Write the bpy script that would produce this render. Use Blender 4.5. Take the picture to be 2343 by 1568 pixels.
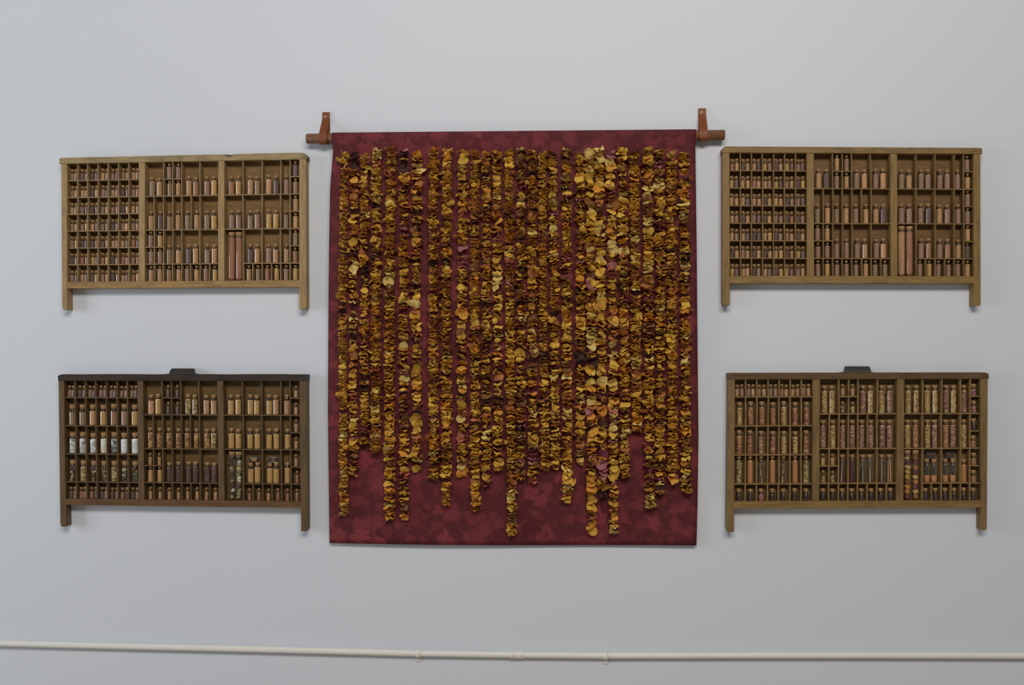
import bpy, bmesh, math, random
from mathutils import Vector, Matrix, noise
R = random.Random(7)
PI = math.pi

# ------------------------------------------------------------------ clear
for o in list(bpy.data.objects):
    bpy.data.objects.remove(o)
scene = bpy.context.scene
C = scene.collection

# ------------------------------------------------------------------ camera
IMG_W, IMG_H = 2343.0, 1568.0
FOC = 2087.0                      # focal length in photo pixels
YAW = math.atan(0.045)            # camera turned slightly towards the left
DIST = 3.0                        # distance to the wall
CAM = Vector((0.0, -DIST, 1.56))
cam_d = bpy.data.cameras.new('camera')
cam = bpy.data.objects.new('camera', cam_d)
C.objects.link(cam)
cam.location = CAM
cam.rotation_euler = (PI / 2, 0, YAW)
cam_d.sensor_width = 36.0
cam_d.lens = FOC / IMG_W * 36.0
cam_d.clip_start = 0.05
scene.camera = cam

# ------------------------------------------------------------------ world, lights, exposure
world = bpy.data.worlds.new('room_light')
scene.world = world
world.use_nodes = True
bg = world.node_tree.nodes['Background']
bg.inputs['Color'].default_value = (0.90, 0.95, 1.0, 1)
bg.inputs['Strength'].default_value = 0.125

def area(name, loc, target, sx, sy, power, col):
    l = bpy.data.lights.new(name, 'AREA')
    l.shape = 'RECTANGLE'; l.size = sx; l.size_y = sy
    l.energy = power; l.color = col
    o = bpy.data.objects.new(name, l)
    C.objects.link(o)
    o.location = loc
    o.rotation_euler = (Vector(target) - Vector(loc)).to_track_quat('-Z', 'Y').to_euler()
    return o
# ceiling fixtures in front of the wall, and the tall windows on the left-hand side of the room
area('ceiling_lamp', (0.35, -4.3, 4.3), (0.1, 0.0, 0.9), 3.4, 1.0, 160, (1.0, 0.955, 0.89))
area('window_light', (-5.0, -2.0, 1.9), (0.3, -0.3, 1.5), 1.7, 2.2, 74, (0.80, 0.89, 1.0))

vs = scene.view_settings
vs.view_transform = 'Standard'; vs.look = 'None'
vs.gamma = 1.0; vs.use_curve_mapping = False
vs.exposure = 0.0

# ------------------------------------------------------------------ measuring: photo pixel -> point at depth d in front of the wall
_f = Vector((-math.sin(YAW), math.cos(YAW), 0)); _r = Vector((math.cos(YAW), math.sin(YAW), 0))
def W(px, py, d=0.0):
    v = _f + _r * ((px - IMG_W / 2) / FOC) + Vector((0, 0, 1)) * ((IMG_H / 2 - py) / FOC)
    return CAM + v * ((DIST - d) / v.y)
S = 1 / 695.0                     # metres per photo pixel on the wall

# ------------------------------------------------------------------ small helpers
def mesh_obj(name, verts, faces, mat, parent=None, smooth=False):
    me = bpy.data.meshes.new(name)
    off = parent.location if parent is not None else Vector((0, 0, 0))
    me.from_pydata([(v[0] - off[0], v[1] - off[1], v[2] - off[2]) for v in verts], [], faces)
    if smooth:
        me.polygons.foreach_set('use_smooth', [True] * len(me.polygons))
    if mat: me.materials.append(mat)
    o = bpy.data.objects.new(name, me)
    C.objects.link(o)
    if parent is not None: o.parent = parent
    return o
def put(name, me, loc, parent=None, mat=None, rot=(0, 0, 0), scale=(1, 1, 1)):
    o = bpy.data.objects.new(name, me)
    C.objects.link(o)
    o.location = loc; o.rotation_euler = rot; o.scale = scale
    if parent is not None: o.parent = parent
    if mat is not None:
        o.material_slots[0].link = 'OBJECT'
        o.material_slots[0].material = mat
    return o
def tag(o, label, cat, group=None):
    o['label'] = label; o['category'] = cat
    if group: o['group'] = group
    return o
def thing(name, loc, label, cat, group=None):
    o = bpy.data.objects.new(name, None)
    o.empty_display_size = 0.02
    C.objects.link(o)
    o.location = loc
    return tag(o, label, cat, group)
def prism(name, pts, d0, d1, mat, parent, bev=0.0, jit=0.0):
    """pts: 4 (X,Z) corners anticlockwise from bottom left; solid from depth d0 to d1 off the wall."""
    vs_ = [(p[0], -d0, p[1]) for p in pts] + [(p[0], -d1, p[1]) for p in pts]
    n = len(pts)
    fs = [list(range(n))[::1], list(range(n, 2 * n))[::-1]]
    for i in range(n):
        j = (i + 1) % n
        fs.append([i, i + n, j + n, j])
    o = mesh_obj(name, vs_, fs, mat, parent)
    bm = bmesh.new(); bm.from_mesh(o.data)
    bmesh.ops.recalc_face_normals(bm, faces=bm.faces)
    if bev:
        bmesh.ops.bevel(bm, geom=list(bm.edges), offset=bev, segments=2, affect='EDGES', profile=0.5)
    bm.to_mesh(o.data); bm.free()
    return o
def lathe(profile, seg=16):
    vs_, fs = [], []
    rings = []
    for r, z in profile:
        if r < 1e-6:
            rings.append([len(vs_)]); vs_.append((0, 0, z))
        else:
            st = len(vs_)
            for k in range(seg):
                a = 2 * PI * k / seg
                vs_.append((r * math.cos(a), r * math.sin(a), z))
            rings.append(list(range(st, st + seg)))
    for a, b in zip(rings, rings[1:]):
        for k in range(seg):
            k2 = (k + 1) % seg
            if len(a) == 1 and len(b) == 1: continue
            if len(a) == 1: fs.append([a[0], b[k2], b[k]])
            elif len(b) == 1: fs.append([a[k], a[k2], b[0]])
            else: fs.append([a[k], a[k2], b[k2], b[k]])
    return vs_, fs
def mesh_from(name, vf, smooth=True):
    me = bpy.data.meshes.new(name)
    me.from_pydata(vf[0], [], vf[1])
    if smooth: me.polygons.foreach_set('use_smooth', [True] * len(me.polygons))
    me.materials.append(None)
    return me
def tube(path, rad, seg=10, caps=True):
    vs_, fs = [], []
    n = len(path)
    for i, p in enumerate(path):
        t = (path[min(i + 1, n - 1)] - path[max(i - 1, 0)]).normalized()
        up = Vector((0, 1, 0)) if abs(t.y) < 0.9 else Vector((1, 0, 0))
        a = t.cross(up).normalized(); b = t.cross(a).normalized()
        r = rad[i] if isinstance(rad, (list, tuple)) else rad
        for k in range(seg):
            an = 2 * PI * k / seg
            vs_.append(p + a * (r * math.cos(an)) + b * (r * math.sin(an)))
    for i in range(n - 1):
        for k in range(seg):
            k2 = (k + 1) % seg
            fs.append([i * seg + k, i * seg + k2, (i + 1) * seg + k2, (i + 1) * seg + k])
    if caps:
        fs.append(list(range(seg))[::-1]); fs.append([(n - 1) * seg + k for k in range(seg)])
    return vs_, fs

# ------------------------------------------------------------------ material nodes
class NT:
    def __init__(s, name):
        s.m = bpy.data.materials.new(name); s.m.use_nodes = True
        s.t = s.m.node_tree; s.t.nodes.clear()
    def n(s, ty, **kw):
        nd = s.t.nodes.new(ty)
        for k, v in kw.items(): setattr(nd, k, v)
        return nd
    def l(s, a, b): s.t.links.new(a, b)
    def val(s, sock, v):
        if hasattr(v, 'is_output'): s.l(v, sock)
        else: sock.default_value = v
    def math(s, op, a, b=None, c=None, clamp=False):
        nd = s.n('ShaderNodeMath', operation=op, use_clamp=clamp)
        s.val(nd.inputs[0], a)
        if b is not None: s.val(nd.inputs[1], b)
        if c is not None: s.val(nd.inputs[2], c)
        return nd.outputs[0]
    def mix(s, fac, a, b, blend='MIX'):
        nd = s.n('ShaderNodeMix', data_type='RGBA', blend_type=blend)
        s.val(nd.inputs[0], fac)
        for sock, v in ((nd.inputs[6], a), (nd.inputs[7], b)):
            if hasattr(v, 'is_output'): s.l(v, sock)
            else: sock.default_value = (*v, 1)
        return nd.outputs[2]
    def noise(s, vec, scale, detail=3, rough=0.55, dist=0.0):
        nd = s.n('ShaderNodeTexNoise')
        if vec is not None: s.l(vec, nd.inputs['Vector'])
        nd.inputs['Scale'].default_value = scale; nd.inputs['Detail'].default_value = detail
        nd.inputs['Roughness'].default_value = rough; nd.inputs['Distortion'].default_value = dist
        return nd.outputs['Fac']
    def ramp(s, fac, stops):
        nd = s.n('ShaderNodeValToRGB')
        el = nd.color_ramp.elements
        while len(el) < len(stops): el.new(0.5)
        for e, (p, c) in zip(el, stops):
            e.position = p; e.color = (*c, 1)
        s.l(fac, nd.inputs[0])
        return nd.outputs[0]
    def mapping(s, vec, scale=(1, 1, 1), loc=None):
        nd = s.n('ShaderNodeMapping')
        s.l(vec, nd.inputs['Vector']); nd.inputs['Scale'].default_value = scale
        if loc is not None: s.val(nd.inputs['Location'], loc)
        return nd.outputs[0]
    def coord(s, which='Object'):
        return s.n('ShaderNodeTexCoord').outputs[which]
    def rnd(s): return s.n('ShaderNodeObjectInfo').outputs['Random']
    def shifted(s):
        """object coordinates moved by a per-object random amount"""
        c = s.n('ShaderNodeCombineXYZ')
        r = s.rnd()
        s.l(s.math('MULTIPLY', r, 37.0), c.inputs[0]); s.l(s.math('MULTIPLY', r, 91.0), c.inputs[2])
        a = s.n('ShaderNodeVectorMath', operation='ADD')
        s.l(s.coord(), a.inputs[0]); s.l(c.outputs[0], a.inputs[1])
        return a.outputs[0]
    def bump(s, h, strength, dist=0.002):
        nd = s.n('ShaderNodeBump')
        s.l(h, nd.inputs['Height']); nd.inputs['Strength'].default_value = strength
        nd.inputs['Distance'].default_value = dist
        return nd.outputs[0]
    def out(s, col, rough=0.6, spec=0.4, normal=None, metal=0.0):
        p = s.n('ShaderNodeBsdfPrincipled')
        if hasattr(col, 'is_output'): s.l(col, p.inputs['Base Color'])
        else: p.inputs['Base Color'].default_value = (*col, 1)
        s.val(p.inputs['Roughness'], rough)
        p.inputs['Specular IOR Level'].default_value = spec
        p.inputs['Metallic'].default_value = metal
        if normal is not None: s.l(normal, p.inputs['Normal'])
        o = s.n('ShaderNodeOutputMaterial')
        s.l(p.outputs[0], o.inputs['Surface'])
        s.p = p; s.o = o
        return s.m

def mul(c, k): return tuple(min(1.0, x * k) for x in c)

def m_wall():
    t = NT('wall_paint')
    v = t.coord()
    n1 = t.noise(v, 0.9, 3); n2 = t.noise(v, 9.0, 4); n3 = t.noise(v, 160.0, 2)
    c = t.mix(n1, (0.622, 0.655, 0.722), (0.665, 0.688, 0.732))
    c = t.mix(t.math('MULTIPLY', n2, 0.25), c, (0.645, 0.66, 0.69))
    sp = t.n('ShaderNodeTexVoronoi'); sp.inputs['Scale'].default_value = 3.1
    t.l(v, sp.inputs['Vector'])
    speck = t.math('LESS_THAN', sp.outputs['Distance'], 0.012)
    c = t.mix(t.math('MULTIPLY', speck, 0.6), c, (0.30, 0.28, 0.26))
    return t.out(c, 0.55, 0.3, t.bump(t.math('ADD', n2, t.math('MULTIPLY', n3, 0.3)), 0.06, 0.004))
def m_floor():
    t = NT('floor_boards')
    v = t.mapping(t.coord(), (0.6, 6, 1))
    c = t.ramp(t.noise(v, 3.0, 5), [(0.3, (0.38, 0.32, 0.25)), (0.7, (0.50, 0.43, 0.34))])
    return t.out(c, 0.4, 0.4)
def m_wood(name, base, axis, dark=0.55, stain=None, stain_amt=0.5, rough=0.55):
    t = NT(name)
    v = t.coord()
    sc = {'x': (1.6, 14, 22), 'z': (22, 14, 1.6), 'n': (3, 8, 8)}[axis]
    sh = t.shifted()
    g = t.noise(t.mapping(sh, sc), 9.0, 5, 0.6, 0.6)
    g2 = t.noise(t.mapping(sh, tuple(x * 3 for x in sc)), 12.0, 3, 0.6)
    c = t.ramp(g, [(0.30, mul(base, dark)), (0.52, base), (0.75, mul(base, 1.22))])
    c = t.mix(t.math('MULTIPLY', g2, 0.35), c, mul(base, dark * 0.9))
    blot = t.noise(sh, 16.0, 4, 0.6)
    bf = t.math('MULTIPLY', t.math('SUBTRACT', blot, 0.52, clamp=True), 5.0, clamp=True)
    c = t.mix(t.math('MULTIPLY', bf, stain_amt), c, stain or mul(base, 0.4))
    return t.out(c, rough, 0.35, t.bump(g2, 0.25, 0.001))
def m_grain(name, col, scale=620.0, contrast=0.5, bump=0.5):
    """loose grainy filling: speckled"""
    col = (col[0] * 1.30, col[1] * 1.20, col[2] * 1.12)
    t = NT(name)
    v = t.shifted()
    vo = t.n('ShaderNodeTexVoronoi'); vo.inputs['Scale'].default_value = scale
    t.l(v, vo.inputs['Vector'])
    sep = t.n('ShaderNodeSeparateColor'); t.l(vo.outputs['Color'], sep.inputs[0])
    c = t.ramp(sep.outputs[0], [(0.0, mul(col, 1 - contrast)), (0.5, col), (1.0, mul(col, 1 + contrast * 0.9))])
    n = t.noise(v, 90.0, 2)
    c = t.mix(t.math('MULTIPLY', n, 0.5), c, mul(col, 0.75))
    return t.out(c, 0.8, 0.2, t.bump(vo.outputs['Distance'], bump, 0.0015))
def m_mix(name, cols, scale=190.0):
    """filling of mixed petals and flakes, several colours in bits"""
    cols = [tuple(min(.86, x * (1.35 if max(cols[-1]) < .7 else 1.6)) for x in c) for c in cols]
    t = NT(name)
    v = t.shifted()
    ds = t.n('ShaderNodeTexNoise'); ds.inputs['Scale'].default_value = 150
    t.l(v, ds.inputs['Vector'])
    wm = t.n('ShaderNodeVectorMath', operation='MULTIPLY_ADD')
    t.l(ds.outputs['Color'], wm.inputs[0]); wm.inputs[1].default_value = (0.006, 0.006, 0.006); t.l(v, wm.inputs[2])
    vo = t.n('ShaderNodeTexVoronoi'); vo.inputs['Scale'].default_value = scale
    t.l(t.mapping(wm.outputs[0], (0.7, 0.7, 1.35)), vo.inputs['Vector'])
    sep = t.n('ShaderNodeSeparateColor'); t.l(vo.outputs['Color'], sep.inputs[0])
    n = t.noise(v, 45.0, 2)
    f = t.math('ADD', t.math('MULTIPLY', sep.outputs[0], 0.62), t.math('MULTIPLY', t.math('SUBTRACT', n, 0.25), 0.75))
    k = len(cols)
    c = t.ramp(f, [(0.12 + 0.76 * i / (k - 1), cc) for i, cc in enumerate(cols)])
    edge = t.math('MULTIPLY', t.math('SUBTRACT', vo.outputs['Distance'], 0.40, clamp=True), 0.9, clamp=True)
    c = t.mix(edge, c, mul(cols[0], 0.5))
    return t.out(c, 0.7, 0.25, t.bump(vo.outputs['Distance'], 0.5, 0.002))
def m_plain(name, col, rough=0.6, spec=0.3, var=0.25, scale=120, metal=0.0):
    t = NT(name)
    v = t.shifted()
    c = t.mix(t.noise(v, scale, 3), mul(col, 1 - var), mul(col, 1 + var))
    return t.out(c, rough, spec, None, metal)
def m_glass(name, tint, strength=1.9):
    t = NT(name)
    tr = t.n('ShaderNodeBsdfTransparent'); tr.inputs[0].default_value = (*tint, 1)
    gl = t.n('ShaderNodeBsdfGlossy'); gl.inputs['Roughness'].default_value = 0.06
    gl.inputs['Color'].default_value = (1, 1, 1, 1)
    fr = t.n('ShaderNodeFresnel'); fr.inputs['IOR'].default_value = 1.5
    f = t.math('MINIMUM', t.math('MULTIPLY', fr.outputs[0], strength), 0.20)
    mx = t.n('ShaderNodeMixShader'); t.l(f, mx.inputs[0])
    t.l(tr.outputs[0], mx.inputs[1]); t.l(gl.outputs[0], mx.inputs[2])
    o = t.n('ShaderNodeOutputMaterial'); t.l(mx.outputs[0], o.inputs['Surface'])
    return t.m
def m_cork():
    t = NT('cork')
    v = t.shifted()
    vo = t.n('ShaderNodeTexVoronoi'); vo.inputs['Scale'].default_value = 700
    t.l(v, vo.inputs['Vector'])
    sep = t.n('ShaderNodeSeparateColor'); t.l(vo.outputs['Color'], sep.inputs[0])
    c = t.ramp(sep.outputs[0], [(0.0, (0.22, 0.11, 0.045)), (0.3, (0.36, 0.215, 0.095)), (1.0, (0.44, 0.28, 0.13))])
    c = t.mix(t.math('MULTIPLY', t.rnd(), 0.5), c, (0.36, 0.205, 0.10))
    return t.out(c, 0.8, 0.2)
def m_petal(name, col, var=0.5):
    """dried petal: veined, blotched, withered brown in places"""
    t = NT(name)
    v = t.shifted()
    n = t.noise(v, 1.6, 4, 0.6)
    vein = t.noise(t.mapping(v, (1.5, 7.0, 1.5)), 1.3, 3, 0.6, 0.5)
    k = t.math('ADD', t.math('MULTIPLY', n, 0.75), t.math('MULTIPLY', t.rnd(), 0.55))
    c = t.ramp(k, [(0.22, mul(col, 1 - var)), (0.6, col), (1.0, mul(col, 1.30))])
    wither = t.math('MULTIPLY', t.math('SUBTRACT', t.noise(v, 2.7, 3), 0.50, clamp=True), 4.0, clamp=True)
    c = t.mix(t.math('MULTIPLY', wither, 0.5), c, mul((col[0], col[1] * 0.62, col[2] * 0.6), 0.50))
    c = t.mix(t.math('MULTIPLY', vein, 0.34), c, mul((col[0], col[1] * 0.75, col[2] * 0.6), 0.6))
    m = t.out(c, 0.55, 0.3, t.bump(t.math('ADD', vein, t.math('MULTIPLY', n, 0.6)), 0.75, 0.0035))
    tl = t.n('ShaderNodeBsdfTranslucent'); t.l(c, tl.inputs[0])
    mx = t.n('ShaderNodeMixShader'); mx.inputs[0].default_value = 0.14
    t.l(t.p.outputs[0], mx.inputs[1]); t.l(tl.outputs[0], mx.inputs[2]); t.l(mx.outputs[0], t.o.inputs['Surface'])
    return m
def m_cloth():
    """burgundy damask: printed vine leaves in two tones on a darker ground"""
    t = NT('burgundy_damask')
    v = t.coord()
    xyz = t.n('ShaderNodeSeparateXYZ'); t.l(v, xyz.inputs[0])
    uv = t.n('ShaderNodeCombineXYZ'); t.l(xyz.outputs[0], uv.inputs[0]); t.l(xyz.outputs[2], uv.inputs[1])
    wob = t.n('ShaderNodeTexNoise'); wob.inputs['Scale'].default_value = 26; t.l(uv.outputs[0], wob.inputs['Vector'])
    wm = t.n('ShaderNodeVectorMath', operation='MULTIPLY_ADD')
    t.l(wob.outputs['Color'], wm.inputs[0]); wm.inputs[1].default_value = (0.045, 0.045, 0); t.l(uv.outputs[0], wm.inputs[2])
    def leaf(scale, off, lobes, rad, teeth):
        m = t.mapping(wm.outputs[0], (scale, scale, 1), (off, off * 1.7, 0))
        vo = t.n('ShaderNodeTexVoronoi', voronoi_dimensions='2D'); vo.inputs['Scale'].default_value = 1.0
        vo.inputs['Randomness'].default_value = 0.9
        t.l(m, vo.inputs['Vector'])
        d = t.n('ShaderNodeVectorMath', operation='SUBTRACT'); t.l(m, d.inputs[0]); t.l(vo.outputs['Position'], d.inputs[1])
        sc = t.n('ShaderNodeSeparateColor'); t.l(vo.outputs['Color'], sc.inputs[0])
        s = t.n('ShaderNodeSeparateXYZ'); t.l(d.outputs[0], s.inputs[0])
        th = t.math('ADD', t.math('ARCTAN2', s.outputs[0], s.outputs[1]), t.math('MULTIPLY', sc.outputs[0], 6.283))
        ln = t.n('ShaderNodeVectorMath', operation='LENGTH'); t.l(d.outputs[0], ln.inputs[0])
        r = ln.outputs['Value']
        lob = t.math('POWER', t.math('ABSOLUTE', t.math('COSINE', t.math('MULTIPLY', th, lobes / 2))), 0.45)
        edge = t.math('MULTIPLY', t.math('COSINE', t.math('MULTIPLY', th, teeth)), 0.035)
        rr = t.math('ADD', t.math('MULTIPLY_ADD', lob, rad * 0.62, rad * 0.40), edge)
        rr = t.math('MULTIPLY', rr, t.math('MULTIPLY_ADD', sc.outputs[1], 0.5, 0.65))
        mask = t.math('MULTIPLY', t.math('SUBTRACT', rr, r), 8.0, clamp=True)
        vein = t.math('MULTIPLY', t.math('ABSOLUTE', t.math('SINE', t.math('MULTIPLY', th, lobes / 2))), r)
        vein = t.math('LESS_THAN', vein, 0.018)
        mask = t.math('MULTIPLY', mask, t.math('MULTIPLY_ADD', vein, -0.45, 1.0))
        return t.math('MULTIPLY', mask, t.math('MULTIPLY_ADD', sc.outputs[2], 0.55, 0.45))
    a = leaf(11.0, 0.3, 5.0, 0.40, 15.0)
    b = leaf(15.0, 4.7, 3.0, 0.36, 9.0)
    c3 = leaf(26.0, 9.1, 5.0, 0.34, 5.0)
    big = t.noise(uv.outputs[0], 7.0, 2)
    k = t.math('MAXIMUM', t.math('MAXIMUM', a, t.math('MULTIPLY', b, 0.8)), t.math('MULTIPLY', c3, 0.55))
    k = t.math('MULTIPLY', k, t.math('MULTIPLY_ADD', big, 1.1, 0.35), clamp=True)
    ground = t.mix(t.noise(uv.outputs[0], 22.0, 4), (0.070, 0.011, 0.014), (0.112, 0.017, 0.021))
    col = t.mix(k, ground, (0.205, 0.033, 0.042))
    wv = t.noise(t.mapping(uv.outputs[0], (1, 1, 1)), 900.0, 1)
    return t.out(col, 0.75, 0.25, t.bump(wv, 0.12, 0.0006))

M = {}
M['wall'] = m_wall(); M['floor'] = m_floor(); M['cloth'] = m_cloth(); M['cork'] = m_cork()
M['glass'] = m_glass('clear_glass', (0.97, 0.975, 0.97))
M['white_paint'] = m_plain('chipped_white_paint', (0.74, 0.72, 0.66), 0.4, 0.45, 0.05, 30)
M['screw_steel'] = m_plain('dull_screw', (0.45, 0.43, 0.40), 0.4, 0.5, 0.1, 60, 0.6)
M['brass'] = m_plain('brass', (0.80, 0.62, 0.30), 0.3, 0.5, 0.1, 60, 0.9)
M['leather'] = m_plain('tan_leather', (0.185, 0.050, 0.014), 0.5, 0.35, 0.25, 70)
M['dowel'] = m_wood('dowel_wood', (0.22, 0.10, 0.045), 'x', 0.45, None, 0.4, 0.45)
M['string'] = m_plain('cotton_string', (0.22, 0.14, 0.10), 0.8, 0.2)
M['black_pull'] = m_plain('black_japanned_metal', (0.030, 0.026, 0.022), 0.5, 0.4, 0.4, 60)

# ------------------------------------------------------------------ the room
def box_struct(name, x0, x1, y0, y1, z0, z1, mat):
    v = [(x, y, z) for z in (z0, z1) for y in (y0, y1) for x in (x0, x1)]
    f = [[0, 2, 3, 1], [4, 5, 7, 6], [0, 1, 5, 4], [2, 6, 7, 3], [0, 4, 6, 2], [1, 3, 7, 5]]
    o = mesh_obj(name, v, f, mat)
    o['kind'] = 'structure'
    return o
box_struct('wall_back', -5.5, 5.0, 0.0, 0.12, 0.0, 4.2, M['wall'])
box_struct('floor', -5.5, 5.0, -6.0, 0.12, -0.08, 0.0, M['floor'])

# ------------------------------------------------------------------ conduit along the wall foot
pipe_px = [(-420, 1461), (-200, 1466.5), (0, 1472.6), (200, 1477.5), (400, 1482), (600, 1486.5), (780, 1491), (957, 1495.5),
           (1185, 1498.8), (1385, 1500.6), (1560, 1500.3), (1743, 1500), (2000, 1500), (2343, 1501), (2700, 1502)]
PD = 0.0125
pipe = thing('conduit_pipe', W(1185, 1499, PD) * 1.0, 'white painted conduit pipe clipped along the wall under the trays and cloth', 'pipe')
vf = tube([W(x, y, PD) for x, y in pipe_px], 7.3 * S, 14)
mesh_obj('pipe_run', vf[0], vf[1], M['white_paint'], pipe, True)
a, b = W(1168.5, 1498.6, PD), W(1198, 1498.9, PD)
vf = tube([a + (b - a) * k for k in (0, .03, .16, .18, .82, .84, .97, 1)], [8.0*S, 8.6*S, 8.6*S, 8.2*S, 8.2*S, 8.6*S, 8.6*S, 8.0*S], 14)
cp = mesh_obj('coupling', vf[0], vf[1], M['white_paint'], pipe, True)
sv = mesh_from('screw_head', lathe([(0, .0016), (.0012, .0016), (.0019, .0008), (.0019, 0), (0, 0)], 8))
for x in (1175.5, 1191.5):
    put('set_screw', sv, W(x, 1501.5, PD + 8.1 * S) - pipe.location, pipe, M['screw_steel'], (PI / 2, 0, 0))
for px, py in ((957, 1495.6), (1385.5, 1500.6)):
    a, b = W(px - 5, py, PD), W(px + 5, py, PD)
    vf = tube([a, a + (b - a) * .12, a + (b - a) * .88, b], [8.2 * S, 8.9 * S, 8.9 * S, 8.2 * S], 14)
    mesh_obj('clip', vf[0], vf[1], M['white_paint'], pipe, True)
    c0 = W(px, py + 12, 0.0)
    q = []
    for k in range(12):
        an = PI + PI * k / 11
        q.append((c0.x + 5.2 * S * math.cos(an), c0.z + 6 * S * math.sin(an)))
    q += [(c0.x + 5.2 * S, c0.z + 9 * S), (c0.x - 5.2 * S, c0.z + 9 * S)]
    ear = prism('clip_ear', q[::-1], 0.0, 0.006, M['white_paint'], pipe, 0.0008)
    put('clip_screw', sv, Vector((c0.x, -0.006, c0.z + 0.001)) - pipe.location, pipe, M['screw_steel'], (PI / 2, 0, 0), (1.3, 1.3, 1.2))

# ------------------------------------------------------------------ dowel, leather straps, cloth
RD = 0.026
ra, rb = W(702, 317.5, RD), W(1657.5, 309, RD)
rod_r = 11.3 * S
vf = tube([ra, ra + (rb - ra) * .001, ra + (rb - ra) * .5, ra + (rb - ra) * .999, rb], [rod_r * .93, rod_r, rod_r, rod_r, rod_r * .93], 20)
rod = mesh_obj('wooden_dowel', vf[0], vf[1], M['dowel'], None, True)
tag(rod, 'round brown wooden dowel carrying the burgundy cloth, held in two leather straps', 'dowel')

def strap(path, wpx, screw, label):
    """leather loop: path of (px, py, depth)"""
    base = W(path[0][0], path[0][1], 0)
    root = thing('leather_strap', base, label, 'strap', 'leather straps holding the dowel')
    pts = [W(*p) for p in path]
    # smooth the path
    for _ in range(2):
        q = [pts[0]]
        for i in range(len(pts) - 1):
            q += [pts[i] * .75 + pts[i + 1] * .25, pts[i] * .25 + pts[i + 1] * .75]
        q.append(pts[-1]); pts = q
    hw = wpx * S / 2; th = 0.0013
    n = len(pts); vs_, fs = [], []
    for i, p in enumerate(pts):
        t = (pts[min(i + 1, n - 1)] - pts[max(i - 1, 0)]); t.x = 0
        t.normalize()
        nn = Vector((0, -t.z, t.y))
        for sx, st in ((-1, -1), (1, -1), (1, 1), (-1, 1)):
            vs_.append(p + Vector((sx * hw, 0, 0)) + nn * (st * th))
    for i in range(n - 1):
        for k in range(4):
            k2 = (k + 1) % 4
            fs.append([i * 4 + k, i * 4 + k2, (i + 1) * 4 + k2, (i + 1) * 4 + k])
    fs += [[0, 1, 2, 3], [(n - 1) * 4 + k for k in (3, 2, 1, 0)]]
    o = mesh_obj('band', vs_, fs, M['leather'], root)
    bm = bmesh.new(); bm.from_mesh(o.data); bmesh.ops.recalc_face_normals(bm, faces=bm.faces); bm.to_mesh(o.data); bm.free()
    sc = put('screw', mesh_from('brass_screw', lathe([(0, .0022), (.0016, .0022), (.0042, .0008), (.0046, 0), (0, 0)], 12)),
        W(*screw) - base, root, M['brass'], (PI / 2, 0, 0))
    sc['label'] = 'small brass slotted screw'
    slot = put('screw_slot', mesh_from('slot', ([(-.004, -.0004, .0023), (.004, -.0004, .0023), (.004, .0004, .0023), (-.004, .0004, .0023),
                (-.004, -.0004, .0015), (.004, -.0004, .0015), (.004, .0004, .0015), (-.004, .0004, .0015)],
                [[0, 1, 2, 3], [0, 4, 5, 1], [1, 5, 6, 2], [2, 6, 7, 3], [3, 7, 4, 0]]), False), (0, 0, 0), sc, M['black_pull'], (0, 0, 0.8))
    return root
rr_ = rod_r + 0.0016
def strap_path(tx, ty, fx, cy, bx, lead=0):
    F = RD + rr_; B = RD - rr_
    return [(tx, ty, .0045), (tx, ty + 9, .0045), (tx - lead * .1, ty + 17, .007), (tx + (fx - tx) * .35, ty + 28, .019), (tx + (fx - tx) * .8, cy - 18, F - .007),
            (fx, cy - 9, F - .001), (fx, cy, F), (fx, cy + 7, F - .001), (fx + (bx - fx) * .2, cy + 12.5, F - .009), (fx + (bx - fx) * .5, cy + 13.5, RD),
            (fx + (bx - fx) * .8, cy + 12, B + .007), (bx, cy + 6, B + .001), (bx, cy, max(B, .002)), (bx, cy - 14, .002), (bx, ty + 22, .0016), (tx, ty + 10, .0016), (tx, ty + 1, .0016)]
strap(strap_path(746, 257, 738.5, 317, 746.5), 17, (744.5, 267, .0058), 'tan leather strap loop leaning towards the dowel tip above the pale worn tray')
strap(strap_path(1606.5, 248, 1610, 309.5, 1607), 17.5, (1606.5, 257, .0058), 'upright tan leather strap loop above the honey-brown tray with square rail')

# cloth: sleeve around the dowel, then hanging sheet
def lerp_tab(tab, y):
    for (y0, v0), (y1, v1) in zip(tab, tab[1:]):
        if y <= y1: return v0 + (v1 - v0) * (y - y0) / (y1 - y0)
    return tab[-1][1]
LE = [(297, 760), (335, 763), (360, 761), (430, 755.5), (560, 753), (700, 751.5), (950, 750.5), (1243, 754)]
RE = [(297, 1590.5), (345, 1591), (560, 1594), (800, 1596), (1000, 1598), (1150, 1596), (1250, 1593.5)]
def cloth_d(py, u):
    base = 0.034 - 0.016 * max(0.0, (py - 340) / 900)
    base += 0.0025 * math.sin(u * 9 + py * 0.004) * min(1, max(0, (py - 340) / 300)) + 0.002 * math.sin(u * 4.1 + 1.2) * min(1, max(0, (py - 340) / 500))
    return max(base, 0.006)
NU = 70
rows = []
srad = rod_r + 0.0022
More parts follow.
